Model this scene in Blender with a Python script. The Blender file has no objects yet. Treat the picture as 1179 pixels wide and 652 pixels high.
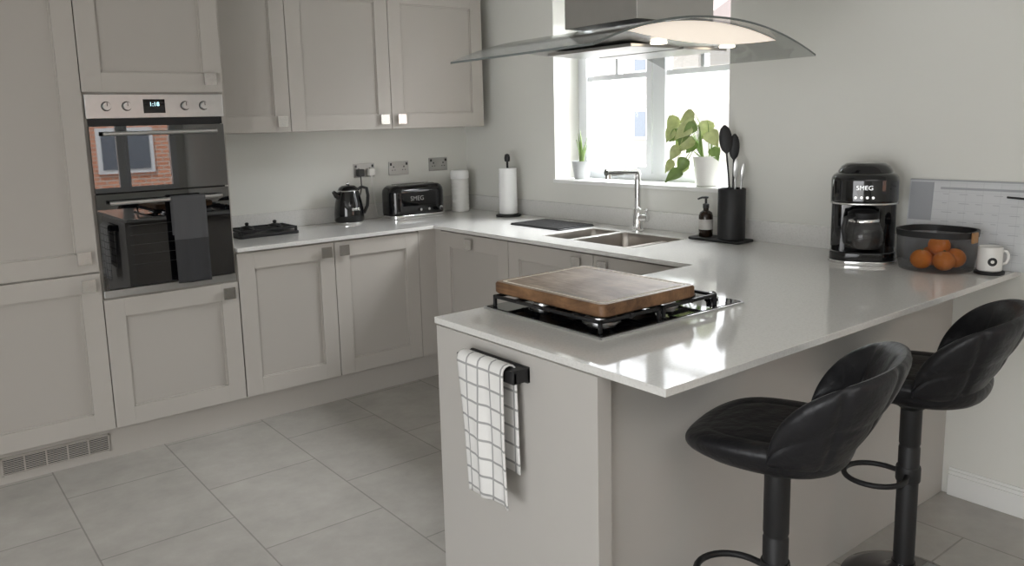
import bpy, bmesh, math, random
from mathutils import Vector, Matrix
random.seed(4)
scene=bpy.context.scene
COL=scene.collection
pi=math.pi
# ------------------------------------------------------------ materials
def mat(name,col,rough=.5,metal=0,spec=.5,noise=0,nscale=8,bump=0,bscale=60,trans=0,ior=1.45,coat=0,emit=0,sheen=0,alpha=1,bdist=.004):
    m=bpy.data.materials.new(name);m.use_nodes=True
    nt=m.node_tree;b=nt.nodes['Principled BSDF']
    b.inputs['Base Color'].default_value=(*col,1);b.inputs['Roughness'].default_value=rough
    b.inputs['Metallic'].default_value=metal;b.inputs['Specular IOR Level'].default_value=spec
    b.inputs['Transmission Weight'].default_value=trans;b.inputs['IOR'].default_value=ior
    b.inputs['Coat Weight'].default_value=coat
    b.inputs['Sheen Weight'].default_value=sheen
    b.inputs['Alpha'].default_value=alpha
    if emit: b.inputs['Emission Color'].default_value=(*col,1);b.inputs['Emission Strength'].default_value=emit
    tc=nt.nodes.new('ShaderNodeTexCoord')
    if noise:
        n=nt.nodes.new('ShaderNodeTexNoise');n.inputs['Scale'].default_value=nscale;n.inputs['Detail'].default_value=5
        nt.links.new(tc.outputs['Object'],n.inputs['Vector'])
        mx=nt.nodes.new('ShaderNodeMix');mx.data_type='RGBA'
        mx.inputs['A'].default_value=(*[c*(1-noise) for c in col],1);mx.inputs['B'].default_value=(*[min(1,c*(1+noise)) for c in col],1)
        nt.links.new(n.outputs['Fac'],mx.inputs['Factor']);nt.links.new(mx.outputs['Result'],b.inputs['Base Color'])
    if bump:
        n2=nt.nodes.new('ShaderNodeTexNoise');n2.inputs['Scale'].default_value=bscale;n2.inputs['Detail'].default_value=3
        nt.links.new(tc.outputs['Object'],n2.inputs['Vector'])
        bp=nt.nodes.new('ShaderNodeBump');bp.inputs['Strength'].default_value=bump;bp.inputs['Distance'].default_value=bdist
        nt.links.new(n2.outputs['Fac'],bp.inputs['Height']);nt.links.new(bp.outputs['Normal'],b.inputs['Normal'])
    return m
wallM=mat('wall_paint',(.72,.715,.67),.85,spec=.2,noise=.02,nscale=2,bump=.05,bscale=200)
ceilM=mat('ceiling_paint',(.8,.8,.78),.9)
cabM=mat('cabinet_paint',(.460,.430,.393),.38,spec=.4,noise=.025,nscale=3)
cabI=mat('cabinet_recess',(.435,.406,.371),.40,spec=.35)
panM=mat('peninsula_panel_paint',(.485,.465,.438),.36,spec=.45,noise=.02)
trimM=mat('white_trim',(.8,.8,.78),.35)
upvc=mat('white_upvc',(.78,.80,.82),.25)
steel=mat('brushed_steel',(.60,.61,.61),.28,1,noise=.06,nscale=40)
hoodS=mat('hood_steel',(.48,.47,.46),.3,1,noise=.05,nscale=30)
hoodW=mat('hood_front_glow',(1,.90,.79),.5,.1,emit=.42)  # warm light on the hood front, painted in as colour and weak emission
steelD=mat('sink_steel',(.42,.39,.36),.3,1,noise=.05,nscale=30)
chrome=mat('chrome',(.8,.8,.8),.08,1)
nickel=mat('brushed_nickel',(.66,.65,.63),.26,1,noise=.08,nscale=60)
plateM=mat('socket_steel',(.48,.475,.46),.5,1,noise=.05,nscale=60)
blackG=mat('black_gloss',(.004,.004,.005),.05,spec=.5,coat=.4)
ovenG=mat('oven_glass',(.002,.002,.003),.012,spec=.5,ior=2.0)
blackM=mat('black_matt',(.012,.012,.013),.5)
iron=mat('cast_iron',(.012,.012,.013),.55,bump=.2,bscale=150)
leather=mat('black_leather',(.010,.010,.012),.40,spec=.42,bump=.5,bscale=20,bdist=.012)
white=mat('white_ceramic',(.78,.77,.74),.25)
greyPot=mat('grey_ceramic',(.42,.43,.43),.4)
paper=mat('paper',(.85,.85,.84),.9,bump=.3,bscale=120)
orangeM=mat('orange_peel',(1.0,.28,.025),.42,noise=.10,nscale=10,bump=.5,bscale=160)
leafM=mat('leaf_green',(.18,.27,.08),.4,noise=.5,nscale=22)
leafY=mat('leaf_variegated',(.46,.51,.23),.4,noise=.5,nscale=26)
soil=mat('soil',(.04,.025,.015),.95)
amber=mat('dark_bottle',(.02,.012,.008),.12)
label=mat('label_paper',(.55,.53,.5),.6)
slate=mat('plug_grey',(.05,.05,.05),.5)
tan=mat('tan_wood',(.35,.18,.07),.5,noise=.2,nscale=20)
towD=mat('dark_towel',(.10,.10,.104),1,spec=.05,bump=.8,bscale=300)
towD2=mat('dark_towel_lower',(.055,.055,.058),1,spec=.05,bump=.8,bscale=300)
disp=mat('display_digits',(.5,.8,.9),.5,emit=1.5)
carafeG=mat('carafe_glass',(.10,.10,.10),.04,spec=.7,alpha=.45)
coffee=mat('coffee_dark',(.02,.01,.006),.2)
boxG=mat('smoky_plastic',(.025,.026,.029),.07,spec=.6,alpha=.42)
glassE=mat('glass_edge',(.13,.145,.14),.15,spec=.6)
grass=mat('outside_paving',(.45,.44,.42),.9,noise=.1,nscale=2)
roofM=mat('roof_tiles',(.26,.22,.21),.8,noise=.1,nscale=6)
houseG=mat('house_glazing',(.14,.16,.19),.1,spec=.6)
plannerG=mat('planner_grey',(.36,.37,.39),.3)

def thin_glass(name,tint=(1,1,1),base=.04,edge=.9):
    m=bpy.data.materials.new(name);m.use_nodes=True;nt=m.node_tree;nt.nodes.clear()
    o=nt.nodes.new('ShaderNodeOutputMaterial');t=nt.nodes.new('ShaderNodeBsdfTransparent');g=nt.nodes.new('ShaderNodeBsdfGlossy');mx=nt.nodes.new('ShaderNodeMixShader')
    t.inputs[0].default_value=(*tint,1);g.inputs['Roughness'].default_value=.02
    f=nt.nodes.new('ShaderNodeLayerWeight');f.inputs['Blend'].default_value=.5
    pw=nt.nodes.new('ShaderNodeMath');pw.operation='POWER';pw.inputs[1].default_value=5
    ad=nt.nodes.new('ShaderNodeMath');ad.operation='MULTIPLY_ADD';ad.inputs[1].default_value=edge;ad.inputs[2].default_value=base
    nt.links.new(f.outputs['Facing'],pw.inputs[0]);nt.links.new(pw.outputs[0],ad.inputs[0]);nt.links.new(ad.outputs[0],mx.inputs[0])
    nt.links.new(t.outputs[0],mx.inputs[1]);nt.links.new(g.outputs[0],mx.inputs[2]);nt.links.new(mx.outputs[0],o.inputs[0])
    return m
winG=thin_glass('window_glass',(1,1,1),.03,.8)
hoodG=thin_glass('hood_glass',(.82,.83,.825),.06,.5)

def brickmat(name,c1,c2,mortar,bw,rh,ms,offset,swap,off=(0,0,0),rough=.4,spec=.5,noise=0,bump=.3,planeyz=False,planexz=False,bias=0,smooth=.1):
    m=bpy.data.materials.new(name);m.use_nodes=True;nt=m.node_tree;b=nt.nodes['Principled BSDF']
    b.inputs['Roughness'].default_value=rough;b.inputs['Specular IOR Level'].default_value=spec
    g=nt.nodes.new('ShaderNodeNewGeometry');s=nt.nodes.new('ShaderNodeSeparateXYZ');cmb=nt.nodes.new('ShaderNodeCombineXYZ')
    ad=nt.nodes.new('ShaderNodeVectorMath');ad.operation='ADD';ad.inputs[1].default_value=off
    nt.links.new(g.outputs['Position'],ad.inputs[0]);nt.links.new(ad.outputs[0],s.inputs[0])
    a,bb=('X','Y')
    if swap: a,bb='Y','X'
    if planeyz: a,bb='Y','Z'
    if planexz: a,bb='X','Z'
    nt.links.new(s.outputs[a],cmb.inputs['X']);nt.links.new(s.outputs[bb],cmb.inputs['Y'])
    t=nt.nodes.new('ShaderNodeTexBrick');t.offset=offset;t.squash=1
    t.inputs['Color1'].default_value=(*c1,1);t.inputs['Color2'].default_value=(*c2,1);t.inputs['Mortar'].default_value=(*mortar,1)
    t.inputs['Scale'].default_value=1;t.inputs['Mortar Size'].default_value=ms;t.inputs['Mortar Smooth'].default_value=smooth
    t.inputs['Brick Width'].default_value=bw;t.inputs['Row Height'].default_value=rh;t.inputs['Bias'].default_value=bias
    nt.links.new(cmb.outputs[0],t.inputs['Vector'])
    out=t.outputs['Color']
    if noise:
        n=nt.nodes.new('ShaderNodeTexNoise');n.inputs['Scale'].default_value=5;n.inputs['Detail'].default_value=8;n.inputs['Roughness'].default_value=.65
        nt.links.new(g.outputs['Position'],n.inputs['Vector'])
        mr=nt.nodes.new('ShaderNodeMapRange');mr.inputs['From Min'].default_value=.3;mr.inputs['From Max'].default_value=.7;mr.inputs['To Min'].default_value=1-noise;mr.inputs['To Max'].default_value=1+noise
        nt.links.new(n.outputs['Fac'],mr.inputs['Value'])
        vm=nt.nodes.new('ShaderNodeVectorMath');vm.operation='SCALE'
        nt.links.new(out,vm.inputs[0]);nt.links.new(mr.outputs[0],vm.inputs['Scale']);out=vm.outputs[0]
    nt.links.new(out,b.inputs['Base Color'])
    if bump:
        bp=nt.nodes.new('ShaderNodeBump');bp.invert=True;bp.inputs['Strength'].default_value=bump;bp.inputs['Distance'].default_value=.003
        nt.links.new(t.outputs['Fac'],bp.inputs['Height']);nt.links.new(bp.outputs['Normal'],b.inputs['Normal'])
    return m
tileM=brickmat('floor_tiles',(.415,.395,.365),(.395,.375,.348),(.28,.265,.245),.62,.485,.0030,.5,True,off=(2.69,1.2,0),rough=.26,noise=.11,bump=.3)
houseM=brickmat('red_brick',(.62,.27,.16),(.70,.33,.21),(.6,.52,.46),.23,.078,.012,.5,False,planexz=True,rough=.9)
houseM2=brickmat('pale_brick',(.38,.345,.315),(.41,.375,.345),(.40,.38,.36),.23,.078,.012,.5,False,planeyz=True,rough=.9)
checkM=brickmat('checked_cloth',(.80,.79,.77),(.77,.76,.745),(.36,.36,.355),.050,.050,.0040,0,False,planeyz=True,rough=.95,bump=.2,noise=.06,smooth=.4)
gridM=brickmat('planner_grid',(.62,.63,.64),(.605,.615,.625),(.55,.56,.575),.058,.034,.0010,0,False,planeyz=True,rough=.15,bump=0)
ribM=mat('ribbed_silicone',(.03,.03,.032),.35)

def quartz():
    m=mat('white_quartz',(.66,.65,.615),.07,spec=.8)
    nt=m.node_tree;b=nt.nodes['Principled BSDF']
    g=nt.nodes.new('ShaderNodeNewGeometry')
    n=nt.nodes.new('ShaderNodeTexNoise');n.inputs['Scale'].default_value=140;n.inputs['Detail'].default_value=3
    nt.links.new(g.outputs['Position'],n.inputs['Vector'])
    cr=nt.nodes.new('ShaderNodeValToRGB');cr.color_ramp.elements[0].position=.30;cr.color_ramp.elements[0].color=(.65,.64,.615,1);cr.color_ramp.elements[1].position=.55;cr.color_ramp.elements[1].color=(.71,.70,.675,1)
    nt.links.new(n.outputs['Fac'],cr.inputs[0])
    nt.links.new(cr.outputs[0],b.inputs['Base Color'])
    return m
quartzM=quartz()
def woodmat(nm,c0,c1):
    m=mat(nm,(.3,.17,.09),.5);nt=m.node_tree;b=nt.nodes['Principled BSDF']
    tc=nt.nodes.new('ShaderNodeTexCoord');mp=nt.nodes.new('ShaderNodeMapping');mp.inputs['Scale'].default_value=(9,2.0,9)
    n=nt.nodes.new('ShaderNodeTexNoise');n.inputs['Scale'].default_value=2.6;n.inputs['Detail'].default_value=12;n.inputs['Distortion'].default_value=1.6;n.inputs['Roughness'].default_value=.7
    nt.links.new(tc.outputs['Object'],mp.inputs[0]);nt.links.new(mp.outputs[0],n.inputs['Vector'])
    n2=nt.nodes.new('ShaderNodeTexNoise');n2.inputs['Scale'].default_value=9;n2.inputs['Detail'].default_value=8
    nt.links.new(tc.outputs['Object'],n2.inputs['Vector'])
    av=nt.nodes.new('ShaderNodeMath');av.operation='MULTIPLY_ADD';av.inputs[1].default_value=.5
    hf=nt.nodes.new('ShaderNodeMath');hf.operation='MULTIPLY';hf.inputs[1].default_value=.5
    nt.links.new(n.outputs['Fac'],hf.inputs[0]);nt.links.new(n2.outputs['Fac'],av.inputs[0]);nt.links.new(hf.outputs[0],av.inputs[2])
    cr=nt.nodes.new('ShaderNodeValToRGB');e=cr.color_ramp.elements;e[0].position=.40;e[0].color=(*c0,1);e[1].position=.60;e[1].color=(*c1,1)
    nt.links.new(av.outputs[0],cr.inputs[0]);nt.links.new(cr.outputs[0],b.inputs['Base Color'])
    return m
woodM=woodmat('chopping_board_wood',(.140,.085,.052),(.37,.265,.180))
woodE=woodmat('chopping_board_edge',(.085,.042,.020),(.26,.14,.067))
grooveM=mat('board_groove',(.80,.74,.64),.6)

# ------------------------------------------------------------ mesh builder
class M:
    def __init__(s,f=None): s.bm=bmesh.new();s.f=f or (lambda p:p);s.wn=False
    def v(s,p): return s.bm.verts.new(s.f(tuple(p)))
    def box(s,x0,x1,y0,y1,z0,z1,mi=0,bev=0):
        bm2=bmesh.new()
        vs=[bm2.verts.new(s.f((x,y,z))) for x in(x0,x1) for y in(y0,y1) for z in(z0,z1)]
        for q in((0,1,3,2),(4,6,7,5),(0,4,5,1),(2,3,7,6),(0,2,6,4),(1,5,7,3)): bm2.faces.new([vs[i] for i in q])
        bmesh.ops.recalc_face_normals(bm2,faces=bm2.faces)
        if bev: bmesh.ops.bevel(bm2,geom=list(bm2.edges),offset=bev,segments=2,affect='EDGES',profile=.5);s.wn=True
        s.merge(bm2,mi);return s
    def merge(s,bm2,mi=None):
        mp={}
        for v in bm2.verts: mp[v]=s.bm.verts.new(v.co)
        for f in bm2.faces:
            try: nf=s.bm.faces.new([mp[v] for v in f.verts])
            except ValueError: continue
            nf.material_index=f.material_index if mi is None else mi
        bm2.free()
    def loft(s,rings,mi=0,cap0=True,cap1=True,mis=None,closed=True,mjs=None,caps=None):
        R=[[s.v(p) for p in r] for r in rings];n=len(R[0])
        for k in range(len(R)-1):
            for i in range(n if closed else n-1):
                j=(i+1)%n
                f=s.bm.faces.new((R[k][i],R[k][j],R[k+1][j],R[k+1][i]));f.material_index=mjs[i] if mjs else (mis[k] if mis else mi)
        ce=caps or ((max(mjs),max(mjs)) if mjs else None)
        if cap0: f=s.bm.faces.new(R[0][::-1]);f.material_index=ce[0] if ce else (mis[0] if mis else mi)
        if cap1: f=s.bm.faces.new(R[-1]);f.material_index=ce[1] if ce else (mis[-1] if mis else mi)
        return s
    def lathe(s,prof,c=(0,0,0),seg=32,mi=0,mis=None,caps=True):
        rings=[[(c[0]+r*math.cos(2*pi*i/seg),c[1]+r*math.sin(2*pi*i/seg),c[2]+z) for i in range(seg)] for r,z in prof]
        return s.loft(rings,mi,cap0=caps,cap1=caps,mis=mis)
    def cyl(s,c,axis,r,l,seg=24,mi=0,r2=None):
        r2=r if r2 is None else r2
        ax={'x':Vector((1,0,0)),'y':Vector((0,1,0)),'z':Vector((0,0,1))}[axis] if isinstance(axis,str) else Vector(axis).normalized()
        c=Vector(c);return s.tube([c,c+ax*l],[r,r2],seg,mi)
    def tube(s,pts,r,seg=12,mi=0,closed=False):
        pts=[Vector(p) for p in pts];n=len(pts);rr=r if isinstance(r,(list,tuple)) else [r]*n
        t=[(pts[(i+1)%n if closed else min(i+1,n-1)]-pts[(i-1) if closed else max(i-1,0)]).normalized() for i in range(n)]
        a=t[0].orthogonal().normalized();rings=[]
        for i in range(n):
            a=(a-t[i]*a.dot(t[i]))
            a=a.normalized() if a.length>1e-6 else t[i].orthogonal().normalized()
            b=t[i].cross(a)
            rings.append([tuple(pts[i]+(a*math.cos(2*pi*k/seg)+b*math.sin(2*pi*k/seg))*rr[i]) for k in range(seg)])
        if closed: rings.append(rings[0]);return s.loft(rings,mi,False,False)
        return s.loft(rings,mi)
    def sphere(s,c,r,seg=20,mi=0,sz=1):
        pr=[(max(1e-4,r*math.sin(pi*k/10)),-r*sz*math.cos(pi*k/10)) for k in range(11)]
        return s.lathe(pr,c,seg,mi)
    def obj(s,name,mats,parent=None,local=False,smooth=True,ang=40,sub=0,label=None,cat=None,kind=None,bevel=0,group=None):
        bm=s.bm
        bmesh.ops.recalc_face_normals(bm,faces=bm.faces)
        if bevel:
            es=[e for e in bm.edges if len(e.link_faces)==2 and e.calc_face_angle(0)>math.radians(40)]
            bmesh.ops.bevel(bm,geom=es,offset=bevel,segments=2,affect='EDGES',profile=.5);s.wn=True
        off=Vector((0,0,0))
        if parent is not None and not local: off=root_loc(parent)
        elif parent is None and not local and kind!='structure':
            xs=[v.co for v in bm.verts]
            off=Vector(((min(p.x for p in xs)+max(p.x for p in xs))/2,(min(p.y for p in xs)+max(p.y for p in xs))/2,min(p.z for p in xs)))
        for v in bm.verts: v.co-=off
        me=bpy.data.meshes.new(name);bm.to_mesh(me);bm.free()
        for m_ in (mats if isinstance(mats,(list,tuple)) else [mats]): me.materials.append(m_)
        if smooth:
            me.polygons.foreach_set('use_smooth',[True]*len(me.polygons));me.set_sharp_from_angle(angle=math.radians(50 if s.wn else ang))
        o=bpy.data.objects.new(name,me);COL.objects.link(o)
        if parent is not None: o.parent=parent
        else: o.location=off
        if sub: md=o.modifiers.new('s','SUBSURF');md.levels=sub;md.render_levels=sub
        if smooth and s.wn: md=o.modifiers.new('w','WEIGHTED_NORMAL');md.keep_sharp=True;md.weight=100
        meta(o,label,cat,kind,group);return o
def meta(o,label,cat,kind=None,group=None):
    if label:o['label']=label
    if cat:o['category']=cat
    if kind:o['kind']=kind
    if group:o['group']=group
def root_loc(o):
    while o.parent: o=o.parent
    return o.location.copy()
def thing(name,label,cat,loc,rotz=0,group=None):
    e=bpy.data.objects.new(name,None);e.empty_display_size=.1;e.location=loc;e.rotation_euler=(0,0,rotz);COL.objects.link(e);meta(e,label,cat,None,group);return e
def rr(cx,cy,w,d,r,z,n=6):
    pts=[];r=max(1e-4,min(r,w/2-1e-4,d/2-1e-4))
    for k,(sx,sy) in enumerate(((1,1),(-1,1),(-1,-1),(1,-1))):
        ox,oy=cx+sx*(w/2-r),cy+sy*(d/2-r)
        for i in range(n+1):
            a=pi/2*k+pi/2*i/n;pts.append((ox+r*math.cos(a),oy+r*math.sin(a),z))
    return pts
def rbox(m,cx,cy,w,d,z0,z1,r=.03,e=.01,mi=0,et=None):
    et=et or e;R=[];m.wn=True
    for i in range(4):
        a=pi/2*i/3;R.append(rr(cx,cy,w-2*e*(1-math.sin(a)),d-2*e*(1-math.sin(a)),max(.001,r-e*(1-math.sin(a))),z0+e*(1-math.cos(a))))
    for i in range(5):
        a=pi/2*i/4;R.append(rr(cx,cy,w-2*et*(1-math.cos(a)),d-2*et*(1-math.cos(a)),max(.001,r-et*(1-math.cos(a))),z1-et+et*math.sin(a)))
    m.loft(R,mi)
def text(s,size,mtx,mt,name,parent=None,ext=.0008):
    cu=bpy.data.curves.new('t','FONT');cu.body=s;cu.size=size;cu.extrude=ext;cu.align_x='CENTER';cu.align_y='CENTER'
    o=bpy.data.objects.new('t',cu);COL.objects.link(o);bpy.context.view_layer.update()
    me=bpy.data.meshes.new_from_object(o.evaluated_get(bpy.context.evaluated_depsgraph_get()));bpy.data.objects.remove(o)
    me.transform(mtx);me.materials.clear();me.materials.append(mt)
    ob=bpy.data.objects.new(name,me);COL.objects.link(ob)
    if parent: ob.parent=parent
    return ob

WX=.05   # east wall plane
H=.92
# ------------------------------------------------------------ room shell
M().box(-6.5,WX+.3,-7.5,.3,-.1,0).obj('floor',tileM,kind='structure',smooth=False)
M().box(-6.6,WX+.3,-7.6,.3,2.4,2.5).obj('ceiling',ceilM,kind='structure',smooth=False)
M().box(-6.5,WX+.3,0,.3,0,2.4).obj('wall_north',wallM,kind='structure',smooth=False)
wy0,wy1,wz0,wz1=-2.125,-.9,1.15,2.2
m=M();m.box(WX,WX+.3,-7.5,wy0,0,2.4);m.box(WX,WX+.3,wy1,0,0,2.4);m.box(WX,WX+.3,wy0,wy1,0,wz0);m.box(WX,WX+.3,wy0,wy1,wz1,2.4)
m.obj('wall_east',wallM,kind='structure',smooth=False)
# south wall with window
m=M();a0,a1,b0,b1=-1.35,-.05,.75,1.75
m.box(-6.5,a0,-7.6,-7.5,0,2.4);m.box(a1,WX+.3,-7.6,-7.5,0,2.4);m.box(a0,a1,-7.6,-7.5,0,b0);m.box(a0,a1,-7.6,-7.5,b1,2.4)
m.obj('wall_south',wallM,kind='structure',smooth=False)
m=M();m.box(-6.6,-6.5,-7.5,-6.2,0,2.4);m.box(-6.6,-6.5,-3.2,.3,0,2.4);m.box(-6.6,-6.5,-6.2,-3.2,2.1,2.4)
m.obj('wall_west',wallM,kind='structure',smooth=False)
# baseboard
m=M();m.box(WX-.015,WX,-7.5,-3.185,0,.085);m.box(WX-.010,WX,-7.5,-3.185,.085,.10);m.box(WX-.006,WX,-7.5,-3.185,.10,.112)
m.obj('baseboard_east',trimM,kind='structure',bevel=.0015)
# window
def window(name,f,y0,y1,z0,z1,bar,parts=2):
    m=M(f);fw=.048
    m.box(0,.07,y0+fw,y1-fw,z0,z0+fw);m.box(0,.07,y0+fw,y1-fw,z1-fw,z1)
    m.box(0,.07,y0,y0+fw,z0,z1);m.box(0,.07,y1-fw,y1,z0,z1)
    c=(y0+y1)/2
    m.box(0,.07,c-.034,c+.034,z0+fw,z1-fw)
    for (p,q) in((y0+fw,c-.034),(c+.034,y1-fw)):
        s=.038;x0,x1=-.012,.05;zz0,zz1=z0+fw-.006,z1-fw+.006;p-=.006;q+=.006
        m.box(x0,x1,p+s,q-s,zz0,zz0+s);m.box(x0,x1,p+s,q-s,zz1-s,zz1);m.box(x0,x1,p,p+s,zz0,zz1);m.box(x0,x1,q-s,q,zz0,zz1)
        if bar:
            m.box(.0,.045,p+s,q-s,bar-.014,bar+.014)
            m.box(.001,.044,(p+q)/2-.011,(p+q)/2+.011,bar+.014,zz1-s)
        m.box(.02,.026,p+s,q-s,zz0+s,zz1-s,mi=1)
    m.obj(name,[upvc,winG],kind='structure',ang=30)
window('window_1',lambda p:(WX+.2+p[0],p[1],p[2]),wy0,wy1,wz0,wz1,1.735)
window('window_2',lambda p:(p[1],-7.5-p[0],p[2]),a0,a1,b0,b1,None)
M().box(WX-.02,WX+.199,wy0+.001,wy1-.001,wz0-.018,wz0+.004).obj('trim_1',trimM,kind='structure',bevel=.004)
wz=wz0+.004
# outside
M().box(WX+.3,40,-40,40,-.3,-.15).obj('ground',grass,kind='structure',smooth=False)
M().box(-30,WX+.3,-40,-7.7,-.3,-.15).obj('ground_garden',grass,kind='structure',smooth=False)
def house(name,wmat,x0,x1,y0,y1,h,axis,lab):
    e=thing(name,lab,'house',((x0+x1)/2,(y0+y1)/2,-.15))
    M().box(x0,x1,y0,y1,-.15,h).obj('house_wall',wmat,e,smooth=False)
    m=M()
    if axis=='x':
        xm=(x0+x1)/2;r=[[(x0-.3,y,h),(xm,y,h+2.2),(x1+.3,y,h)] for y in(y0-.3,y1+.3)]
    else:
        ym=(y0+y1)/2;r=[[(x,y0-.3,h),(x,ym,h+2.2),(x,y1+.3,h)] for x in(x0-.3,x1+.3)]
    m.loft(r);m.obj('roof',roofM,e,smooth=False)
    for k in range(3 if axis=='x' else 4):
        for zz in(.75,3.1):
            m=M()
            if axis=='x':
                yy=y0+1.5+k*3.6
                m.box(x0-.06,x0,yy,yy+1.4,zz,zz+1.1);m.box(x0-.08,x0-.0601,yy+.12,yy+.64,zz+.1,zz+1.0,1);m.box(x0-.08,x0-.0601,yy+.76,yy+1.28,zz+.1,zz+1.0,1)
            else:
                xx=x0+1.1+k*3
                m.box(xx,xx+1.0,y1,y1+.06,zz,zz+.85);m.box(xx+.08,xx+.46,y1+.0601,y1+.08,zz+.08,zz+.77,1);m.box(xx+.54,xx+.92,y1+.0601,y1+.08,zz+.08,zz+.77,1)
            m.obj('house_window',[upvc,houseG],e,smooth=False)
house('neighbour_house',houseM2,19,27,13,25,4.6,'x','pale brick neighbouring house seen through the kitchen window')
house('neighbour_house',houseM,-7,8,-20,-13,4.8,'y','red brick house with white windows across the garden')

# ------------------------------------------------------------ cabinets
YF=-.58;XF=-.605
fA=lambda p:(p[0],YF-p[1],p[2])
fB=lambda p:(XF-p[1],p[0],p[2])
def shaker(parent,f,u0,u1,z0,z1,knob=None,rail=.085):
    g=.0020;u0+=g;u1-=g;z0+=g;z1-=g
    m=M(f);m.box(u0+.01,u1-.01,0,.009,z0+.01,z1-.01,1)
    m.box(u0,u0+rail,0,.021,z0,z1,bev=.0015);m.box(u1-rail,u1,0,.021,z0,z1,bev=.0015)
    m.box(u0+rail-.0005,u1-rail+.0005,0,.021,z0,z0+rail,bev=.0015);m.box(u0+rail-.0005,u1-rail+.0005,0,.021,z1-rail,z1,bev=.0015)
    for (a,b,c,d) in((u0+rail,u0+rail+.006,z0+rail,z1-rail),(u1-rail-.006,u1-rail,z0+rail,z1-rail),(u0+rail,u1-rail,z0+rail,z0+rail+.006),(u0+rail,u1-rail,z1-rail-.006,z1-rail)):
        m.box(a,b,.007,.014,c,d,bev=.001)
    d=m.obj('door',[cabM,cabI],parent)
    if knob:
        k=M(f);ku,kz=knob;k.box(ku-.008,ku+.008,.018,.034,kz-.008,kz+.008);k.box(ku-.028,ku+.028,.034,.042,kz-.028,kz+.028)
        k.obj('handle',nickel,d,label='square brushed nickel knob',smooth=False)
    return d
def body(parent,x0,x1,y0,y1,z0,z1): M().box(x0,x1,y0,y1,z0,z1).obj('body',cabM,parent,smooth=False)
TOP=2.28
e=thing('tall_cabinet','tall warm grey shaker larder cabinet with two doors','cabinet',(-2.73,-.3,.15))
body(e,-3.04,-2.418,YF,-.002,.15,TOP)
shaker(e,fA,-3.04,-2.418,.15,.882,knob=(-2.472,.83));shaker(e,fA,-3.04,-2.418,.886,TOP,knob=(-2.478,.955))
e=thing('oven_cabinet','tall warm grey shaker cabinet housing the double oven','cabinet',(-2.11,-.3,.15))
m=M();m.box(-2.418,-1.80,YF,-.002,.15,.76);m.box(-2.418,-1.80,YF,-.002,1.67,TOP);m.box(-2.418,-2.40,YF,-.002,.76,1.67);m.box(-1.818,-1.80,YF,-.002,.76,1.67);m.box(-2.400,-1.818,-.05,-.002,.76,1.67)
m.obj('body',cabM,e,smooth=False)
shaker(e,fA,-2.418,-1.80,.15,.755,knob=(-1.852,.703));shaker(e,fA,-2.418,-1.80,1.675,TOP,knob=(-1.862,1.738))
# wall cabinets
fW=lambda p:(p[0],-.33-p[1],p[2])
UB=1.476
for (x0,x1,k,lab) in((-1.798,-1.357,-1.41,'warm grey shaker wall cabinet beside the oven housing'),(-1.357,-.73,-.785,'warm grey shaker wall cabinet above the kettle'),(-.73,-.055,-.67,'warm grey shaker wall cabinet above the toaster')):
    e=thing('wall_cabinet',lab,'cabinet',((x0+x1)/2,-.17,UB));body(e,x0,x1,-.33,-.002,UB,TOP)
    shaker(e,fW,x0,x1,UB,TOP,knob=(k,UB+.057))
# base cabinets north run
for (x0,x1,k,lab) in((-1.798,-1.27,-1.322,'warm grey shaker base cabinet next to the oven'),(-1.27,-.74,-1.218,'warm grey shaker base cabinet near the corner')):
    e=thing('base_cabinet',lab,'cabinet',((x0+x1)/2,-.3,.15));body(e,x0,x1,YF,-.002,.15,H-.022)
    shaker(e,fA,x0,x1,.15,H-.028,knob=(k,.843))
m=M();m.box(-.739,XF+.02,YF-.018,YF+.02,.15,H-.022);m.box(XF-.018,XF+.02,-.659,YF-.018,.15,H-.022);m.obj('corner_post',cabM,label='warm grey corner post between the base cabinets',cat='cabinet',smooth=False)
for (y0,y1,k,lab) in((-1.28,-.66,-.95,'warm grey shaker base cabinet under the worktop corner'),(-1.90,-1.28,-1.80,'warm grey shaker base cabinet below the sink'),(-2.46,-1.90,-1.97,'warm grey shaker base cabinet by the peninsula')):
    e=thing('base_cabinet',lab,'cabinet',(-.3,(y0+y1)/2,.15))
    if not 'corner' in lab:
        m=M();m.box(XF,.0,y0,y0+.018,.15,H-.022);m.box(XF,.0,y1-.018,y1,.15,H-.022);m.box(XF,0,y0+.018,y1-.018,.15,.17);m.box(XF,XF+.018,y0+.018,y1-.018,.17,H-.022);m.obj('body',cabM,e,smooth=False)
    else: body(e,XF,.0,y0,y1,.15,H-.022)
    shaker(e,fB,y0,y1,.15,H-.028,knob=(k,.843))
# plinth
e=thing('plinth','warm grey kickboard running below the base cabinets','plinth',(-1.8,-.54,0))
m=M();m.box(-3.04,-.57,-.55,-.53,0,.148);m.box(-.57,-.55,-2.5,-.53,0,.148);m.obj('plinth_board',cabM,e,smooth=False)
m=M(lambda p:(p[0],-.55-p[1],p[2]))
m.box(-2.88,-2.445,0,.003,.035,.118,1)
for z in(.035,.113): m.box(-2.88,-2.445,0,.008,z,z+.006)
for i in range(6): u=-2.88+i*.0858;m.box(u,u+.006,0,.008,.035,.119)
for i in range(5):
    for j in range(9): z=.043+j*.008;m.box(-2.874+i*.0858,-2.794+i*.0858,.001,.006,z,z+.0035)
m.obj('vent_grille',[cabM,blackM],e,smooth=False,label='slatted plinth ventilation grille')

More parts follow.
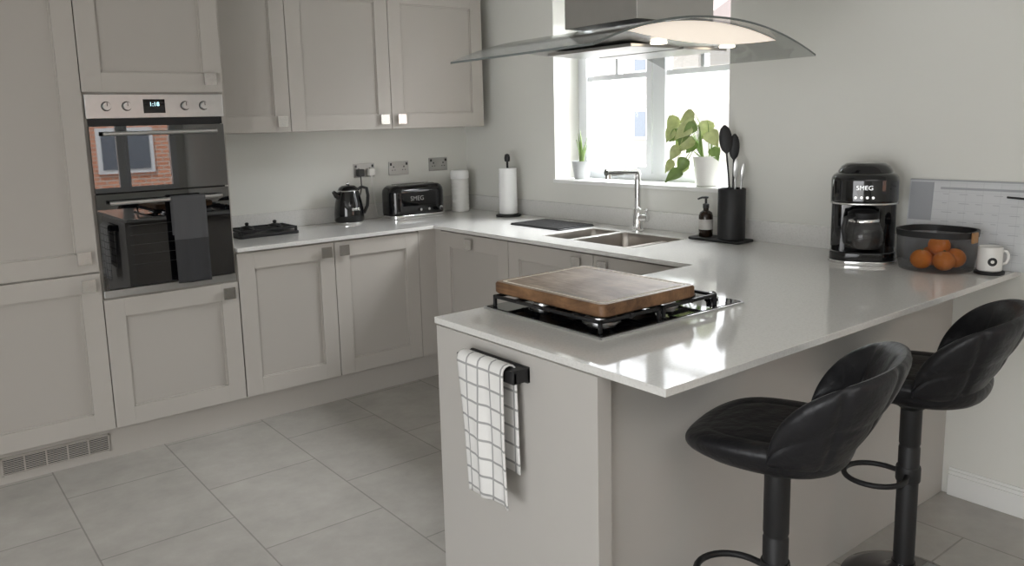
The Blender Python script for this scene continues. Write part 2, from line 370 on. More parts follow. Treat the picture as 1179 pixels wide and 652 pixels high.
# ------------------------------------------------------------ worktop
def gridslab(xs,ys,fill,z0,z1):
    m=M();bm=m.bm;V={}
    def g(i,j,z):
        k=(i,j,z)
        if k not in V: V[k]=bm.verts.new((xs[i],ys[j],z))
        return V[k]
    F=lambda i,j:0<=i<len(xs)-1 and 0<=j<len(ys)-1 and fill((xs[i]+xs[i+1])/2,(ys[j]+ys[j+1])/2)
    for i in range(len(xs)-1):
        for j in range(len(ys)-1):
            if not F(i,j): continue
            bm.faces.new([g(i,j,z1),g(i+1,j,z1),g(i+1,j+1,z1),g(i,j+1,z1)])
            bm.faces.new([g(i,j,z0),g(i,j+1,z0),g(i+1,j+1,z0),g(i+1,j,z0)])
            if not F(i-1,j): bm.faces.new([g(i,j,z0),g(i,j,z1),g(i,j+1,z1),g(i,j+1,z0)])
            if not F(i+1,j): bm.faces.new([g(i+1,j,z0),g(i+1,j+1,z0),g(i+1,j+1,z1),g(i+1,j,z1)])
            if not F(i,j-1): bm.faces.new([g(i,j,z0),g(i+1,j,z0),g(i+1,j,z1),g(i,j,z1)])
            if not F(i,j+1): bm.faces.new([g(i,j+1,z0),g(i,j+1,z1),g(i+1,j+1,z1),g(i+1,j+1,z0)])
    return m
sinks=[(-.50,-.13,-1.60,-1.40),(-.50,-.13,-2.02,-1.63)]
def fill(x,y):
    for a,b,c,d in sinks:
        if a<x<b and c<y<d: return False
    if y>-.62 and x>-1.798: return True
    if x>-.646 and y>-2.48: return True
    return x>-1.87 and -3.38<y<-2.48
e=thing('worktop','glossy off-white quartz worktop forming a U','worktop',(-.3,-1.6,H-.02))
gridslab([-1.87,-1.798,-.646,-.50,-.13,WX],[-3.38,-2.48,-2.02,-1.63,-1.60,-1.40,-.62,0],fill,H-.02,H).obj('worktop_slab',quartzM,e,bevel=.002)
m=M();m.box(-1.798,WX-.012,-.012,-.0005,H,H+.095,bev=.0015);m.box(WX-.012,WX-.0005,-3.0,-.012,H,H+.095,bev=.0015)
m.obj('upstand',quartzM,e)
# sink
e=thing('sink','stainless steel one and a half bowl undermount sink','sink',(-.32,-1.71,H-.2))
for (a,b,c,d),dep in zip(sinks,(.13,.17)):
    cx,cy,w,l=(a+b)/2,(c+d)/2,b-a+.002,d-c+.002
    m=M();R=[rr(cx,cy,w+.01,l+.01,.012,H-.021),rr(cx,cy,w,l,.012,H-.003),rr(cx,cy,w-.012,l-.012,.03,H-.003),rr(cx,cy,w-.014,l-.014,.03,H-.006)]
    for z,s in((-.03,.018),(-dep+.03,.03),(-dep+.008,.045),(-dep,.08)): R.append(rr(cx,cy,w-s,l-s,.045,H+z))
    m.loft(R,cap0=False);m.lathe([(.04,0),(.04,.003),(.028,.004),(.01,.002)],(cx,cy,H-dep),mi=1)
    m.obj('bowl',[steelD,chrome],e)
# tap
e=thing('kitchen_tap','chrome kitchen mixer tap with straight right-angled spout','tap',(-.065,-1.66,H))
m=M();m.lathe([(.030,0),(.030,.006),(.025,.01),(.025,.11),(.022,.115),(.017,.12),(.017,.27)],seg=24)
sp=[(0,0,.26),(0,0,.290),(-.006,.002,.304),(-.02,.006,.312),(-.19,.04,.312)]
m.tube(sp,[.017,.018,.019,.019,.018],16);m.cyl((-.175,.037,.312),(0,0,-1),.016,.035,16)
m.obj('spout',chrome,e,local=True)
m=M();m.cyl((0,-.01,.07),(.0,-1,.0),.019,.055);m.tube([(0,-.06,.07),(-.01,-.075,.085),(-.03,-.085,.12)],[.010,.009,.007]);m.obj('tap_lever',chrome,e,local=True)
# drying mat
m=M();rbox(m,-.20,-1.14,.27,.42,H+.0005,H+.006,.02,.002)
for i in range(26): m.box(-.33,-.07,-1.335+i*.0154,-1.335+i*.0154+.008,H+.005,H+.0105)
m.obj('drying_mat',ribM,label='black ribbed silicone drying mat beside the sink',cat='drying mat')

# ------------------------------------------------------------ peninsula
e=thing('peninsula_cabinet','warm grey panelled peninsula base carrying the hob','cabinet',(-.9,-2.85,0))
M().box(-1.83,WX-.002,-3.14,-2.52,.0,H-.022).obj('body',cabM,e,smooth=False)
M().box(-1.876,-1.83,-3.18,-2.50,0,H-.021).obj('end_panel',panM,e,bevel=.0012)
M().box(-1.829,WX-.001,-3.160,-3.14,0,H-.021).obj('back_panel',panM,e,bevel=.001)

# ------------------------------------------------------------ oven
e=thing('double_oven','built-in black glass and stainless steel double oven','oven',(-2.11,-.3,.76))
x0,x1=-2.398,-1.82
M().box(x0,x1,YF-.0,-.06,.765,1.665).obj('body',blackM,e,smooth=False)
m=M(fA);m.box(x0-.012,x1+.012,.0,.024,1.562,1.668,bev=.002);cp=m.obj('control_panel',steel,e)
m=M(fA);m.box(-2.17,-2.075,.024,.026,1.583,1.645,bev=.0008);d=m.obj('display',blackG,cp)
text('1:18',.026,Matrix.Translation((-2.122-e.location.x,YF-.0268-e.location.y,1.622-e.location.z))@Matrix.Rotation(pi/2,4,'X'),disp,'display_digits',cp)
for kx in(-2.325,-2.24,-1.985,-1.90):
    m2=M();m2.cyl((kx,YF-.024,1.615),(0,-1,0),.021,.003,28,1);m2.cyl((kx,YF-.027,1.615),(0,-1,0),.018,.02,28,0,.0165);m2.box(kx-.0015,kx+.0015,YF-.0475,YF-.0465,1.615,1.63,1)
    m2.obj('knob',[steel,blackM],cp)
m=M(fA);m.box(x0-.005,x1+.005,0,.012,1.53,1.562)
m.obj('vent_strip',blackM,e,smooth=False)
for (z0,z1,hz) in((1.235,1.528,1.495),(.80,1.228,1.19)):
    m=M(fA);m.box(x0-.006,x1+.006,0,.026,z0,z1);dd=m.obj('oven_door',ovenG,e,smooth=False)
    if z0<1:
        m=M(fA);a,b,c=x0+.12,x1-.17,z0+.10
        for k in range(5): m.box(a,b,.0262,.0264,c+k*.045,c+.0015+k*.045)
        m.obj('rack_print',slate,dd,smooth=False)
    m=M();m.tube([(x0+.04,YF-.065,hz),(x1-.04,YF-.065,hz)],.0095,16)
    for xx in(x0+.07,x1-.07): m.cyl((xx,YF-.024,hz),(0,-1,0),.007,.04)
    m.obj('handle',steel,dd,label='stainless steel bar handle')
m=M(fA);m.box(x0-.012,x1+.012,0,.022,.762,.795,bev=.002);m.obj('trim',steel,e)
def drape(f,u0,u1,ztop,zf,zb,out,gap,amp,seed,nu=18,nz=26,thick=.004,mats=None,name='',lab='',curl=0,skew=0,split=None,wob=1):
    m=M(f);rnd=random.Random(seed);ph=rnd.random()*6
    prof=[]
    L=ztop-zf
    for i in range(nz): t=i/(nz-1);prof.append((out+gap,zf+L*t))
    for k in range(1,6): a=pi*k/6;prof.append((out+gap*math.cos(a),ztop+gap*math.sin(a)))
    for i in range(8): t=i/7;prof.append((out-gap,ztop-(ztop-zb)*t))
    rings=[];mis=[]
    for (o,z) in prof:
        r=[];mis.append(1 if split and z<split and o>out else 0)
        hang=max(0,(ztop-z)/L)
        for j in range(nu+1):
            s=j/nu;u=u0+(u1-u0)*s
            w=amp*min(1,hang*1.6+.15)*(math.sin(s*pi*3.2+ph+hang*1.2)+.4*math.sin(s*pi*7+ph*2))
            if o<out: w*=.3
            uu=u+wob*(.012*hang*math.sin(ph+s*2))+curl*hang*(s-.5)+skew*hang
            r.append((uu,o+w+amp*.6*(1 if o>out else 0),z+wob*(.01*math.sin(s*3+ph)*hang)))
        rings.append(r)
    m.loft(rings,cap0=False,cap1=False,closed=False,mis=mis)
    o=m.obj(name,mats,label=lab,cat='towel',ang=80)
    md=o.modifiers.new('t','SOLIDIFY');md.thickness=thick;md.offset=0
    return o
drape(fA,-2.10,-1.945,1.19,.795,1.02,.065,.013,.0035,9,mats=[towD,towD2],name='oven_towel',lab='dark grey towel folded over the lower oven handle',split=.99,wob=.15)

# towel rail + towel on peninsula end
PX=-1.876
fP=lambda p:(PX-p[1],p[0],p[2])
m=M(fP);m.box(-2.935,-2.685,.0,.010,.825,.868,bev=.002);m.box(-2.935,-2.925,.0,.055,.83,.862,bev=.002);m.box(-2.695,-2.685,.0,.055,.83,.862,bev=.002);m.box(-2.935,-2.685,.043,.057,.83,.862,bev=.003);m.box(-2.935,-2.685,.0,.057,.858,.866,bev=.002)
m.obj('towel_rail',blackM,label='black metal towel rail fixed to the peninsula end panel',cat='towel rail')
drape(fP,-2.908,-2.702,.856,.485,.57,.045,.020,.006,21,nu=26,mats=checkM,name='tea_towel',lab='white and grey checked tea towel over the black rail',skew=-.028,curl=-.015,wob=.6)

# ------------------------------------------------------------ hob
hx0,hx1,hy0,hy1=-1.69,-1.075,-3.01,-2.50
e=thing('gas_hob','black gas hob with cast iron pan supports','hob',((hx0+hx1)/2,(hy0+hy1)/2,H))
m=M();rbox(m,(hx0+hx1)/2,(hy0+hy1)/2,hx1-hx0,hy1-hy0,H+.0005,H+.008,.012,.003);m.obj('hob_plate',blackG,e)
m=M()
for q in((hx0-.004,hx1+.004,hy0-.004,hy0),(hx0-.004,hx1+.004,hy1,hy1+.004),(hx0-.004,hx0,hy0,hy1),(hx1,hx1+.004,hy0,hy1)): m.box(q[0],q[1],q[2],q[3],H+.0003,H+.006)
m.obj('hob_trim',steel,e,smooth=False)
for bx,by,r in((-1.56,-2.88,.045),(-1.56,-2.63,.035),(-1.29,-2.88,.035),(-1.29,-2.63,.045)):
    m=M();m.lathe([(r*1.25,.008),(r*1.25,.012),(r*1.0,.014),(r*.98,.022),(r*.7,.023)],(bx,by,H),mi=1);m.lathe([(r*.8,.023),(r*.85,.026),(r*.8,.030),(.01,.031)],(bx,by,H),mi=0);m.obj('burner',[iron,steel],e)
for (a,b) in((-1.675,-1.43),(-1.42,-1.175)):
    m=M();c,d=hy0+.02,hy1-.02;z0,z1=H+.034,H+.044;t=.005
    m.box(a,a+2*t,c,d,z0,z1,bev=.002);m.box(b-2*t,b,c,d,z0,z1,bev=.002);m.box(a,b,c,c+2*t,z0,z1,bev=.002);m.box(a,b,d-2*t,d,z0,z1,bev=.002);m.box(a,b,(c+d)/2-t,(c+d)/2+t,z0,z1,bev=.002)
    for by in(-2.88,-2.63):
        bx=(a+b)/2
        m.box(a,bx-.03,by-.005,by+.005,z0,z1+.003,bev=.002);m.box(bx+.03,b,by-.005,by+.005,z0,z1+.003,bev=.002)
        m.box(bx-.005,bx+.005,by+.03,by+.115,z0,z1+.003,bev=.002);m.box(bx-.005,bx+.005,by-.115,by-.03,z0,z1+.003,bev=.002)
    for xx in(a,b-2*t):
        for yy in(c,d-2*t): m.box(xx,xx+2*t,yy,yy+2*t,H+.0082,z1,bev=.002)
    m.obj('pan_support',iron,e)
for i in range(5):
    m=M();m.lathe([(.021,.008),(.021,.012),(.017,.014),(.015,.030),(.012,.032)],(-1.125,-2.93+i*.087,H));m.obj('knob',blackG,e)
# chopping board
zb=H+.0478
e=thing('chopping_board','large worn wooden chopping board with juice groove on the hob','chopping board',(-1.468,-2.75,zb))
m=M();w,l=.395,.48
spec=[(.006,0,2),(0,.006,2),(0,.031,2),(.004,.0365,2),(.005,.037,0),(.018,.0375,1),(.0195,.0355,1),(.027,.0355,1),(.0285,.0375,0)]
m.loft([rr(0,0,w-2*i,l-2*i,.02-i*.3,z) for i,z,_ in spec],mis=[2,2,2,2,0,1,1,1,0]);m.wn=True;bo=m.obj('board',[woodM,grooveM,woodE],e,local=True)

# ------------------------------------------------------------ extractor hood
hcx,hcy=-1.29,-2.77
e=thing('extractor_hood','stainless steel island extractor hood with curved glass canopy','extractor hood',(hcx,hcy,1.66))
arch=lambda x,top=1.762:top-.080*(abs(x)/.46)**2.1
m=M();R=[];N=36;cw,cd,ct=.96,.60,.006
for i in range(N+1):
    x=-cw/2+cw*i/N;z=arch(x)
    R.append([(hcx+x,hcy-cd/2,z-ct/2),(hcx+x,hcy+cd/2,z-ct/2),(hcx+x,hcy+cd/2,z+ct/2),(hcx+x,hcy-cd/2,z+ct/2)])
m.loft(R,mjs=[0,0,0,1],caps=(1,0));m.obj('glass_canopy',[hoodG,glassE],e,label='curved clear glass canopy with dark edge')
m=M();m.box(hcx-.165,hcx+.17,hcy-.15,hcy+.14,1.768,2.1,bev=.001);m.box(hcx-.16,hcx+.165,hcy-.145,hcy+.135,2.1,2.4,bev=.001);m.obj('chimney',hoodS,e)
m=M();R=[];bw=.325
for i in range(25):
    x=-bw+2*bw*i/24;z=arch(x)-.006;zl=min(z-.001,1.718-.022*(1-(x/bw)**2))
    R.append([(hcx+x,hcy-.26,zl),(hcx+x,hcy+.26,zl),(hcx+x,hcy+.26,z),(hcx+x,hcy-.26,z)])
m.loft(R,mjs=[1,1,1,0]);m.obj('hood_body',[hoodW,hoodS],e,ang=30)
for s in(-1,1):
    m=M();m.box(hcx+s*.11-.1,hcx+s*.11+.1,hcy-.17,hcy+.17,1.690,1.699,bev=.001)
    m.obj('grease_filter',hoodS,e)
warmL=mat('lamp_glow',(1,.86,.68),.5,emit=4)
for s in(-1,1):
    m=M();m.lathe([(.001,0),(.022,0),(.022,.006),(.001,.006)],(hcx+s*.15,hcy-.215,1.694),caps=False);m.obj('lamp',warmL,e)

# ------------------------------------------------------------ bar stools
def stool(loc,rot,lab,sc,zr,so=.022,br=.188,fr=38):
    e=thing('bar_stool',lab,'bar stool',(*loc,0),rot,'black bar stools at the peninsula')
    zz_=lambda z:.612+zr+(z-.612)*sc
    M().lathe([(br-.002,0),(br,.006),(br-.004,.012),(.15,.022),(.08,.036),(.045,.050),(.036,.066),(.034,.08)],seg=48).obj('stool_base',blackG,e,local=True)
    m=M();m.lathe([(.031,.06),(.031,.46),(.029,.465),(.029,.47),(.031,.475),(.031,.575+zr),(.05,.59+zr),(.075,.600+zr),(.075,.622+zr)],seg=28)
    m.tube([(.03,0,.595+zr),(.12,.02,.59+zr),(.19,.03,.585+zr)],[.006,.006,.006]);m.obj('pole',blackM,e,local=True)
    fr=math.radians(fr);m=M(lambda p:(p[0]*math.cos(fr)-p[1]*math.sin(fr),p[0]*math.sin(fr)+p[1]*math.cos(fr),p[2]));pts=[];n=26
    for i in range(n+1):
        a=math.radians(-62+304*i/n)
        pts.append((.088*math.cos(a),.108+.088*math.sin(a),.375))
    m.tube([(.02,.015,.375)]+pts+[(-.02,.015,.375)],.0085,12)
    m.lathe([(.034,.35),(.036,.355),(.036,.395),(.034,.40)],seg=24);m.obj('footrest',blackM,e,local=True)
    def se(a,b,cy,z,n=40,p=2.6,dz=None):
        o=[]
        for i in range(n):
            t=2*pi*i/n;c,s=math.cos(t),math.sin(t)
            x=a*math.copysign(abs(c)**(2/p),c);y=cy+b*math.copysign(abs(s)**(2/p),s)
            zz=z+(dz(x,y) if dz else 0);o.append((x*sc,y*sc,zz_(zz)))
        return o
    dish=lambda x,y:.014*(x/.21)**2-.006*(y/.21)-.014*(max(0,(y-.10))/.11)**2
    R=[se(.08,.08,.0,.620),se(.14,.14,.0,.624),se(.175,.18,so*.4,.636),se(.196,.200,so*.8,.654,dz=dish),se(.204,.206,so,.674,dz=dish),se(.203,.205,so,.688,dz=dish),se(.193,.196,so,.699,dz=dish),se(.150,.153,so,.704,dz=dish),se(.143,.146,so,.6985,dz=dish),se(.136,.139,so,.704,dz=dish),se(.08,.08,so*.5,.707,dz=dish),se(.02,.02,so*.5,.707)]
    M().loft(R).obj('seat',leather,e,local=True,ang=80,sub=1)
    m=M();R=[];n=76;TH=82
    for i in range(n+1):
        deg=-TH+2*TH*i/n;th=math.radians(deg);s,c=math.sin(th),-math.cos(th)
        k=abs(deg)/TH
        zt=.706+.218*(max(0,1-k**3.4))**.72
        zb=.650+.024*k**2
        p=2.9;r0=(abs(s/.203)**p+abs(c/.195)**p)**(-1/p)
        tk=.044*(1-.45*k**2.5)
        gr=sum(math.exp(-((deg-g)/1.7)**2) for g in(-48,-16,16,48))*.011
        prof=[]
        Hh=max(.025,zt-zb)
        lean=.105*(1-.35*k**2)
        L=lambda t:-.040*(1-t)**2*(1-k**2)+lean*((zb+Hh*t-.62)/.30)**1.1
        hg=lambda t:math.exp(-((t-.5)/.045)**2)*.008
        bul=lambda t:.010*math.sin(pi*t)
        thn=lambda t:tk*(1-.20*t)
        for t in(0,.15,.32,.45,.5,.55,.7,.85,.95): prof.append((r0+L(t)-gr-hg(t)+bul(t),zb+Hh*t))
        prof.append((r0+L(1)-thn(1)*.5,zb+Hh*1.02))
        for t in(.95,.85,.7,.55,.5,.45,.32,.15,0): prof.append((r0+L(t)-thn(t)+gr*.6+hg(t)-bul(t)*.6,zb+Hh*t))
        R.append([(r*s*sc,r*c*sc,zz_(z)) for r,z in prof])
    m.loft(R);m.obj('backrest',leather,e,local=True,ang=80,sub=1,label='curved padded back with stitched panels')
    return e
def rot_for(dx,dy): return math.atan2(-dx,dy)
stool((-1.495,-3.415),rot_for(-.30,.954),'black faux leather bar stool with curved low back',.94,.055,fr=40)
stool((-.705,-3.368),rot_for(-.26,.966),'black faux leather bar stool nearer the wall',1.0,.012,so=-.004,br=.184,fr=40)

# ------------------------------------------------------------ kettle
e=thing('kettle','glossy black retro electric kettle with chrome base','kettle',(-.925,-.125,H))
m=M();m.lathe([(.080,0),(.082,.004),(.082,.012),(.08,.014)],mi=1);m.lathe([(.085,.014),(.090,.022),(.089,.06),(.082,.12),(.070,.175),(.063,.195)]);m.lathe([(.064,.195),(.065,.198),(.063,.201)],mi=1);m.lathe([(.062,.200),(.054,.216),(.038,.227),(.01,.231)]);m.sphere((0,0,.24),.012,mi=1);m.obj('kettle_body',[blackG,chrome],e,local=True)
m=M();m.tube([(-.045,0,.155),(-.08,0,.175),(-.098,0,.197)],[.024,.018,.010]);m.obj('spout',blackG,e,local=True)
m=M();m.tube([(.055,-.01,.20),(.085,-.015,.215),(.115,-.02,.205),(.122,-.02,.16),(.115,-.02,.10),(.095,-.015,.06),(.082,-.01,.05)],[.008,.010,.010,.010,.010,.010,.008]);m.obj('handle',blackM,e,local=True)
text('SMEG',.022,Matrix.Translation((0,-.0885,.09))@Matrix.Rotation(pi/2-.1,4,'X'),chrome,'lettering',e)
# toaster
e=thing('toaster','glossy black retro toaster with chrome trim','toaster',(-.485,-.15,H))
m=M();rbox(m,0,0,.40,.19,.018,.210,.07,.02,et=.05);m.obj('toaster_body',blackG,e,local=True)
m=M();rbox(m,0,0,.39,.18,.0,.02,.06,.004);rbox(m,0,0,.408,.198,.018,.026,.07,.003)
for s in(-.03,.03): m.box(-.14,.14,s-.013,s+.013,.201,.2115,bev=.003);m.box(-.132,.132,s-.008,s+.008,.205,.2125,1)
m.obj('toaster_trim',[chrome,blackM],e,local=True)
m=M();m.cyl((.202,0,.12),(1,0,0),.012,.018);m.obj('knob',chrome,e,local=True)
for x,r in((.14,.014),(.05,.008),(-.01,.008)):
    m=M();m.cyl((x,-.096,.055),(0,-1,0),r,.012);m.obj('knob',chrome,e,local=True)
text('SMEG',.040,Matrix.Translation((-.03,-.0965,.125))@Matrix.Rotation(pi/2,4,'X'),chrome,'lettering',e)
# sockets
for i,(cx,cz,w) in enumerate(((-.745,1.225,.146),(-.495,1.225,.146),(-.19,1.235,.146))):
    e=thing('wall_socket','brushed steel double wall socket above the worktop','socket',(cx,0,cz),group='steel wall sockets')
    m=M();m.box(-w/2,w/2,-.008,-.0005,-.043,.043,bev=.002)
    for s in(-.038,.038):
        m.box(s-.004,s+.004,-.0086,-.007,.004,.014,1);m.box(s-.013,s-.006,-.0086,-.007,-.014,-.009,1);m.box(s+.006,s+.013,-.0086,-.007,-.014,-.009,1)
    m.obj('socket_plate',[plateM,blackM],e,local=True)
    for s in(-.058,.058):
        m=M();m.box(s-.006,s+.006,-.012,-.0081,.018,.034,bev=.001);m.obj('switch',blackM,e,local=True)
for cx,mt_,lab in((-.783,slate,'black plug in the steel socket'),(-.707,white,'white plug in the steel socket')):
    m=M();m.box(cx-.022,cx+.022,-.045,-.0092,1.19,1.235,bev=.006)
    end=-.90 if mt_ is slate else -.66
    m.tube([(cx,-.03,1.192),(cx,-.032,1.12),(cx+(end-cx)*.3,-.035,1.0),(cx+(end-cx)*.6,-.03,.94),(end,-.032,.93)],.004,8)
    m.obj('plug',mt_,label=lab,cat='plug')
# canister
e=thing('canister','tall ribbed white stacking canister in the worktop corner','canister',(-.10,-.12,H))
pr=[(.055,0)]
for k in range(8): z=.004+k*.0265;pr+=[(.057,z),(.0595,z+.006),(.0595,z+.019),(.057,z+.025)]
m=M();m.lathe(pr+[(.055,.218)]);m.obj('canister_body',white,e,local=True)
m=M();m.lathe([(.06,.218),(.061,.221),(.061,.262),(.056,.272),(.02,.275)]);m.obj('lid',paper,e,local=True)
# paper towel holder
e=thing('paper_towel_holder','black stand holding a white paper towel roll','paper towel holder',(-.075,-.60,H))
m=M();m.lathe([(.075,0),(.078,.003),(.078,.010),(.07,.014),(.01,.015)]);m.lathe([(.007,.014),(.007,.335),(.016,.34),(.018,.36),(.014,.38),(.004,.385)],seg=20);m.obj('stand',blackM,e,local=True)
m=M();m.lathe([(.012,.018),(.055,.018),(.056,.02),(.056,.295),(.055,.297),(.012,.297)]);m.obj('paper_roll',paper,e,local=True)
# grill tray
e=thing('grill_tray','black cast iron tray with raised rings near the oven','grill tray',(-1.50,-.20,H))
m=M();rbox(m,0,0,.34,.22,0,.016,.02,.004);m.obj('tray',blackM,e,local=True)
m=M()
for x in(-.16,.148): m.box(x,x+.012,-.10,.10,.03,.042,bev=.002)
for y in(-.10,-.006,.088): m.box(-.16,.16,y,y+.012,.03,.042,bev=.002)
for x in(-.16,.148):
    for y in(-.10,.088): m.box(x,x+.012,y,y+.012,.012,.042)
for x in(-.08,.08): m.box(x-.005,x+.005,-.1,.1,.03,.044,bev=.002)
m.obj('grate',iron,e,local=True)
for x in(-.08,.08):
    m=M();m.lathe([(.05,.016),(.05,.03),(.04,.036),(.03,.05),(.010,.055),(.008,.056),(.012,.066),(.006,.072)],(x,0.02,0))
    m.obj('burner_cap',iron,e,local=True)

# ------------------------------------------------------------ tray, soap, utensils
TXc,TYc=-.055,-2.165
m=M();rbox(m,TXc-.0,TYc,.13,.29,H+.0005,H+.012,.02,.004);m.obj('tray',blackM,label='black rectangular tray holding soap and utensils',cat='tray')
e=thing('soap_bottle','dark soap bottle with pump and pale label','soap bottle',(-.06,-2.085,H+.0125))
m=M();m.lathe([(.03,0),(.033,.004),(.033,.10),(.028,.115),(.013,.125),(.013,.138)]);m.obj('bottle',amber,e,local=True)
m=M();m.lathe([(.0335,.035),(.0336,.036),(.0336,.082),(.0335,.083)],caps=False);m.obj('label_wrap',label,e,local=True)
m=M();m.lathe([(.015,.136),(.015,.155),(.006,.158),(.006,.18),(.012,.182),(.012,.19),(.004,.192)],seg=18);m.tube([(0,0,.186),(-.02,.01,.186),(-.038,.018,.18)],[.006,.005,.004]);m.obj('pump',blackM,e,local=True)
e=thing('utensil_holder','black cylindrical utensil pot on the tray','utensil holder',(-.055,-2.225,H+.0125))
m=M();m.lathe([(.058,0),(.062,.004),(.062,.232),(.060,.235),(.057,.235),(.057,.02),(.01,.018)]);m.obj('pot',blackM,e,local=True)
def uten(name,mt,dx,dy,tx,ty,top,lab,wd):
    b=Vector((-.055+dx,-2.225+dy,H+.035));t=Vector((-.055+tx,-2.225+ty,H+top));m=M();dr=(t-b).normalized()
    m.tube([b,b+(t-b)*.4,b+(t-b)*.75],[.005,.004,.0045],10)
    c=b+(t-b)*.88;side=Vector((.6,-.8,0)).normalized();side=(side-dr*side.dot(dr)).normalized()
    L=(t-b).length*.13
    R=[]
    nn=dr.cross(side)
    for i in range(9):
        s=-1+2*i/8;w=wd*math.sqrt(max(.01,1-s*s*.97));d=.006*(1-s*s)+.002
        cc=c+dr*(L*s)
        R.append([tuple(cc+side*w*math.cos(a*pi/4)+nn*d*math.sin(a*pi/4)) for a in range(8)])
    m.loft(R);m.obj(name,mt,label=lab,cat='utensil')
uten('serving_spoon',blackM,.0,-.01,-.005,.042,.53,'black nylon serving spoon standing in the pot',.029)
uten('spatula',blackM,.015,.01,.03,.012,.49,'black nylon spatula standing in the pot',.024)
uten('steel_spoon',steel,-.01,-.02,-.015,-.030,.38,'steel spoon standing in the pot',.012)
uten('steel_fork',steel,.01,-.02,.02,-.045,.36,'steel fork standing in the pot',.010)

# ------------------------------------------------------------ plants
e=thing('potted_plant','small snake plant in a pale grey pot on the windowsill','plant',(.135,-1.04,wz))
m=M();m.lathe([(.042,0),(.044,.003),(.058,.10),(.059,.105),(.053,.105),(.051,.09),(.01,.088)]);m.obj('pot',greyPot,e,local=True)
M().lathe([(.050,.088),(.02,.094),(.001,.095)],caps=False).obj('soil',soil,e,local=True)
m=M()
for i in range(8):
    a=i*2.4;r=.012;h=random.uniform(.10,.2);le=random.uniform(.01,.06);R=[]
    for k in range(7):
        t=k/6;w=.007*(1-t**2.5)+.0008;c=Vector((r*math.cos(a)+le*t*t*math.cos(a),r*math.sin(a)+le*t*t*math.sin(a),.09+h*t))
        sd=Vector((-math.sin(a),math.cos(a),0));nn=Vector((math.cos(a),math.sin(a),0))
        R.append([tuple(c-sd*w),tuple(c-nn*.002),tuple(c+sd*w),tuple(c+nn*.002)])
    m.loft(R)
m.obj('foliage',leafM,e,local=True)
e=thing('potted_plant','leafy drooping pothos plant in a white pot on the windowsill','plant',(.12,-1.95,wz))
m=M();m.lathe([(.050,0),(.055,.004),(.069,.138),(.070,.148),(.064,.148),(.062,.134),(.01,.13)]);m.obj('pot',white,e,local=True)
M().lathe([(.062,.131),(.03,.137),(.001,.138)],caps=False).obj('soil',soil,e,local=True)
ml=M();ms=M()
def leaf(m,base,dr,up,L,mi):
    dr=dr.normalized();sd=dr.cross(up).normalized();up=sd.cross(dr)
    prof=[(0,.05),(.08,.32),(.25,.42),(.45,.38),(.65,.27),(.85,.12),(1,.01)];rows=[]
    for t,w in prof:
        c=base+dr*L*t-up*L*.35*t*t
        rows.append([tuple(c+sd*w*L*s+up*L*(.12*abs(s))) for s in(-1,-.5,0,.5,1)])
    m.loft(rows,mi,False,False,closed=False)
rp=random.Random(17)
for i in range(22):
    a=rp.uniform(0,2*pi);out=rp.uniform(.02,.08);h=rp.uniform(.03,.19)
    if i<16: a=rp.uniform(.40*pi,.85*pi);out=rp.uniform(.05,.18);h=rp.uniform(-.09,.21)
    tip=Vector((out*math.cos(a)*.55-.02,out*math.sin(a),.15+h))
    if tip.x>.06: tip.x=.06
    b=Vector((.02*math.cos(a),.02*math.sin(a),.133))
    ms.tube([b,b*.5+tip*.5+Vector((0,0,.07)),tip],[.0028,.0022,.0016],6)
    d=Vector((math.cos(a)*.3-.35,math.sin(a)*.6,rp.uniform(-1.3,-.2)))
    leaf(ml,tip,d,Vector((-.75+rp.uniform(-.3,.3),-.45+rp.uniform(-.4,.4),.6)).normalized(),rp.uniform(.062,.100),0 if i%3==0 else 1)
ml.obj('foliage',[leafM,leafY],e,local=True,ang=80);ms.obj('stem',leafM,e,local=True)

# ------------------------------------------------------------ coffee machine (local front = -Y)
e=thing('coffee_machine','glossy black retro drip coffee machine with glass jug','coffee machine',(-.125,-2.885,H),-math.radians(62))
m=M();rbox(m,0,-.005,.235,.245,.012,.05,.075,.008);m.obj('machine_base',blackG,e,local=True)
m=M();rbox(m,0,-.005,.245,.255,0,.016,.08,.003);m.obj('chrome_trim',chrome,e,local=True)
m=M();rbox(m,0,.07,.235,.095,.045,.25,.045,.003);m.obj('water_tank',blackG,e,local=True)
m=M();rbox(m,0,-.0,.24,.24,.232,.348,.10,.012,et=.03);rbox(m,0,.0,.20,.20,.33,.385,.095,.004,et=.05);m.obj('machine_head',blackG,e,local=True)
m=M();rbox(m,0,0,.243,.243,.229,.236,.10,.002)
for k in range(4): m.cyl((-.030+k*.020,-.119,.258),(0,-1,0),.0050,.004,20)
m.obj('button_band',nickel,e,local=True)
text('SMEG',.024,Matrix.Translation((0,-.1212,.294))@Matrix.Rotation(pi/2,4,'X'),steel,'lettering',e,ext=.001)
m=M();m.lathe([(.05,.055),(.066,.06),(.073,.09),(.072,.12),(.06,.155),(.052,.17)],(0,-.045,0),caps=False);m.obj('jug',carafeG,e,local=True,label='clear glass coffee jug')
m=M();m.lathe([(.045,.058),(.062,.062),(.068,.09),(.067,.10),(.001,.10)],(0,-.045,0));m.obj('coffee',coffee,e,local=True)
m=M();m.lathe([(.054,.168),(.056,.172),(.056,.195),(.04,.205),(.01,.207)],(0,-.045,0));m.tube([(-.035,-.09,.185),(-.06,-.125,.18),(-.068,-.135,.14),(-.06,-.125,.09),(-.045,-.105,.085)],[.010,.010,.009,.009,.007],10);m.obj('jug_lid',blackM,e,local=True)
m=M();m.lathe([(.0545,.158),(.0575,.161),(.0575,.169),(.055,.172)],(0,-.045,0));m.obj('jug_band',chrome,e,local=True)

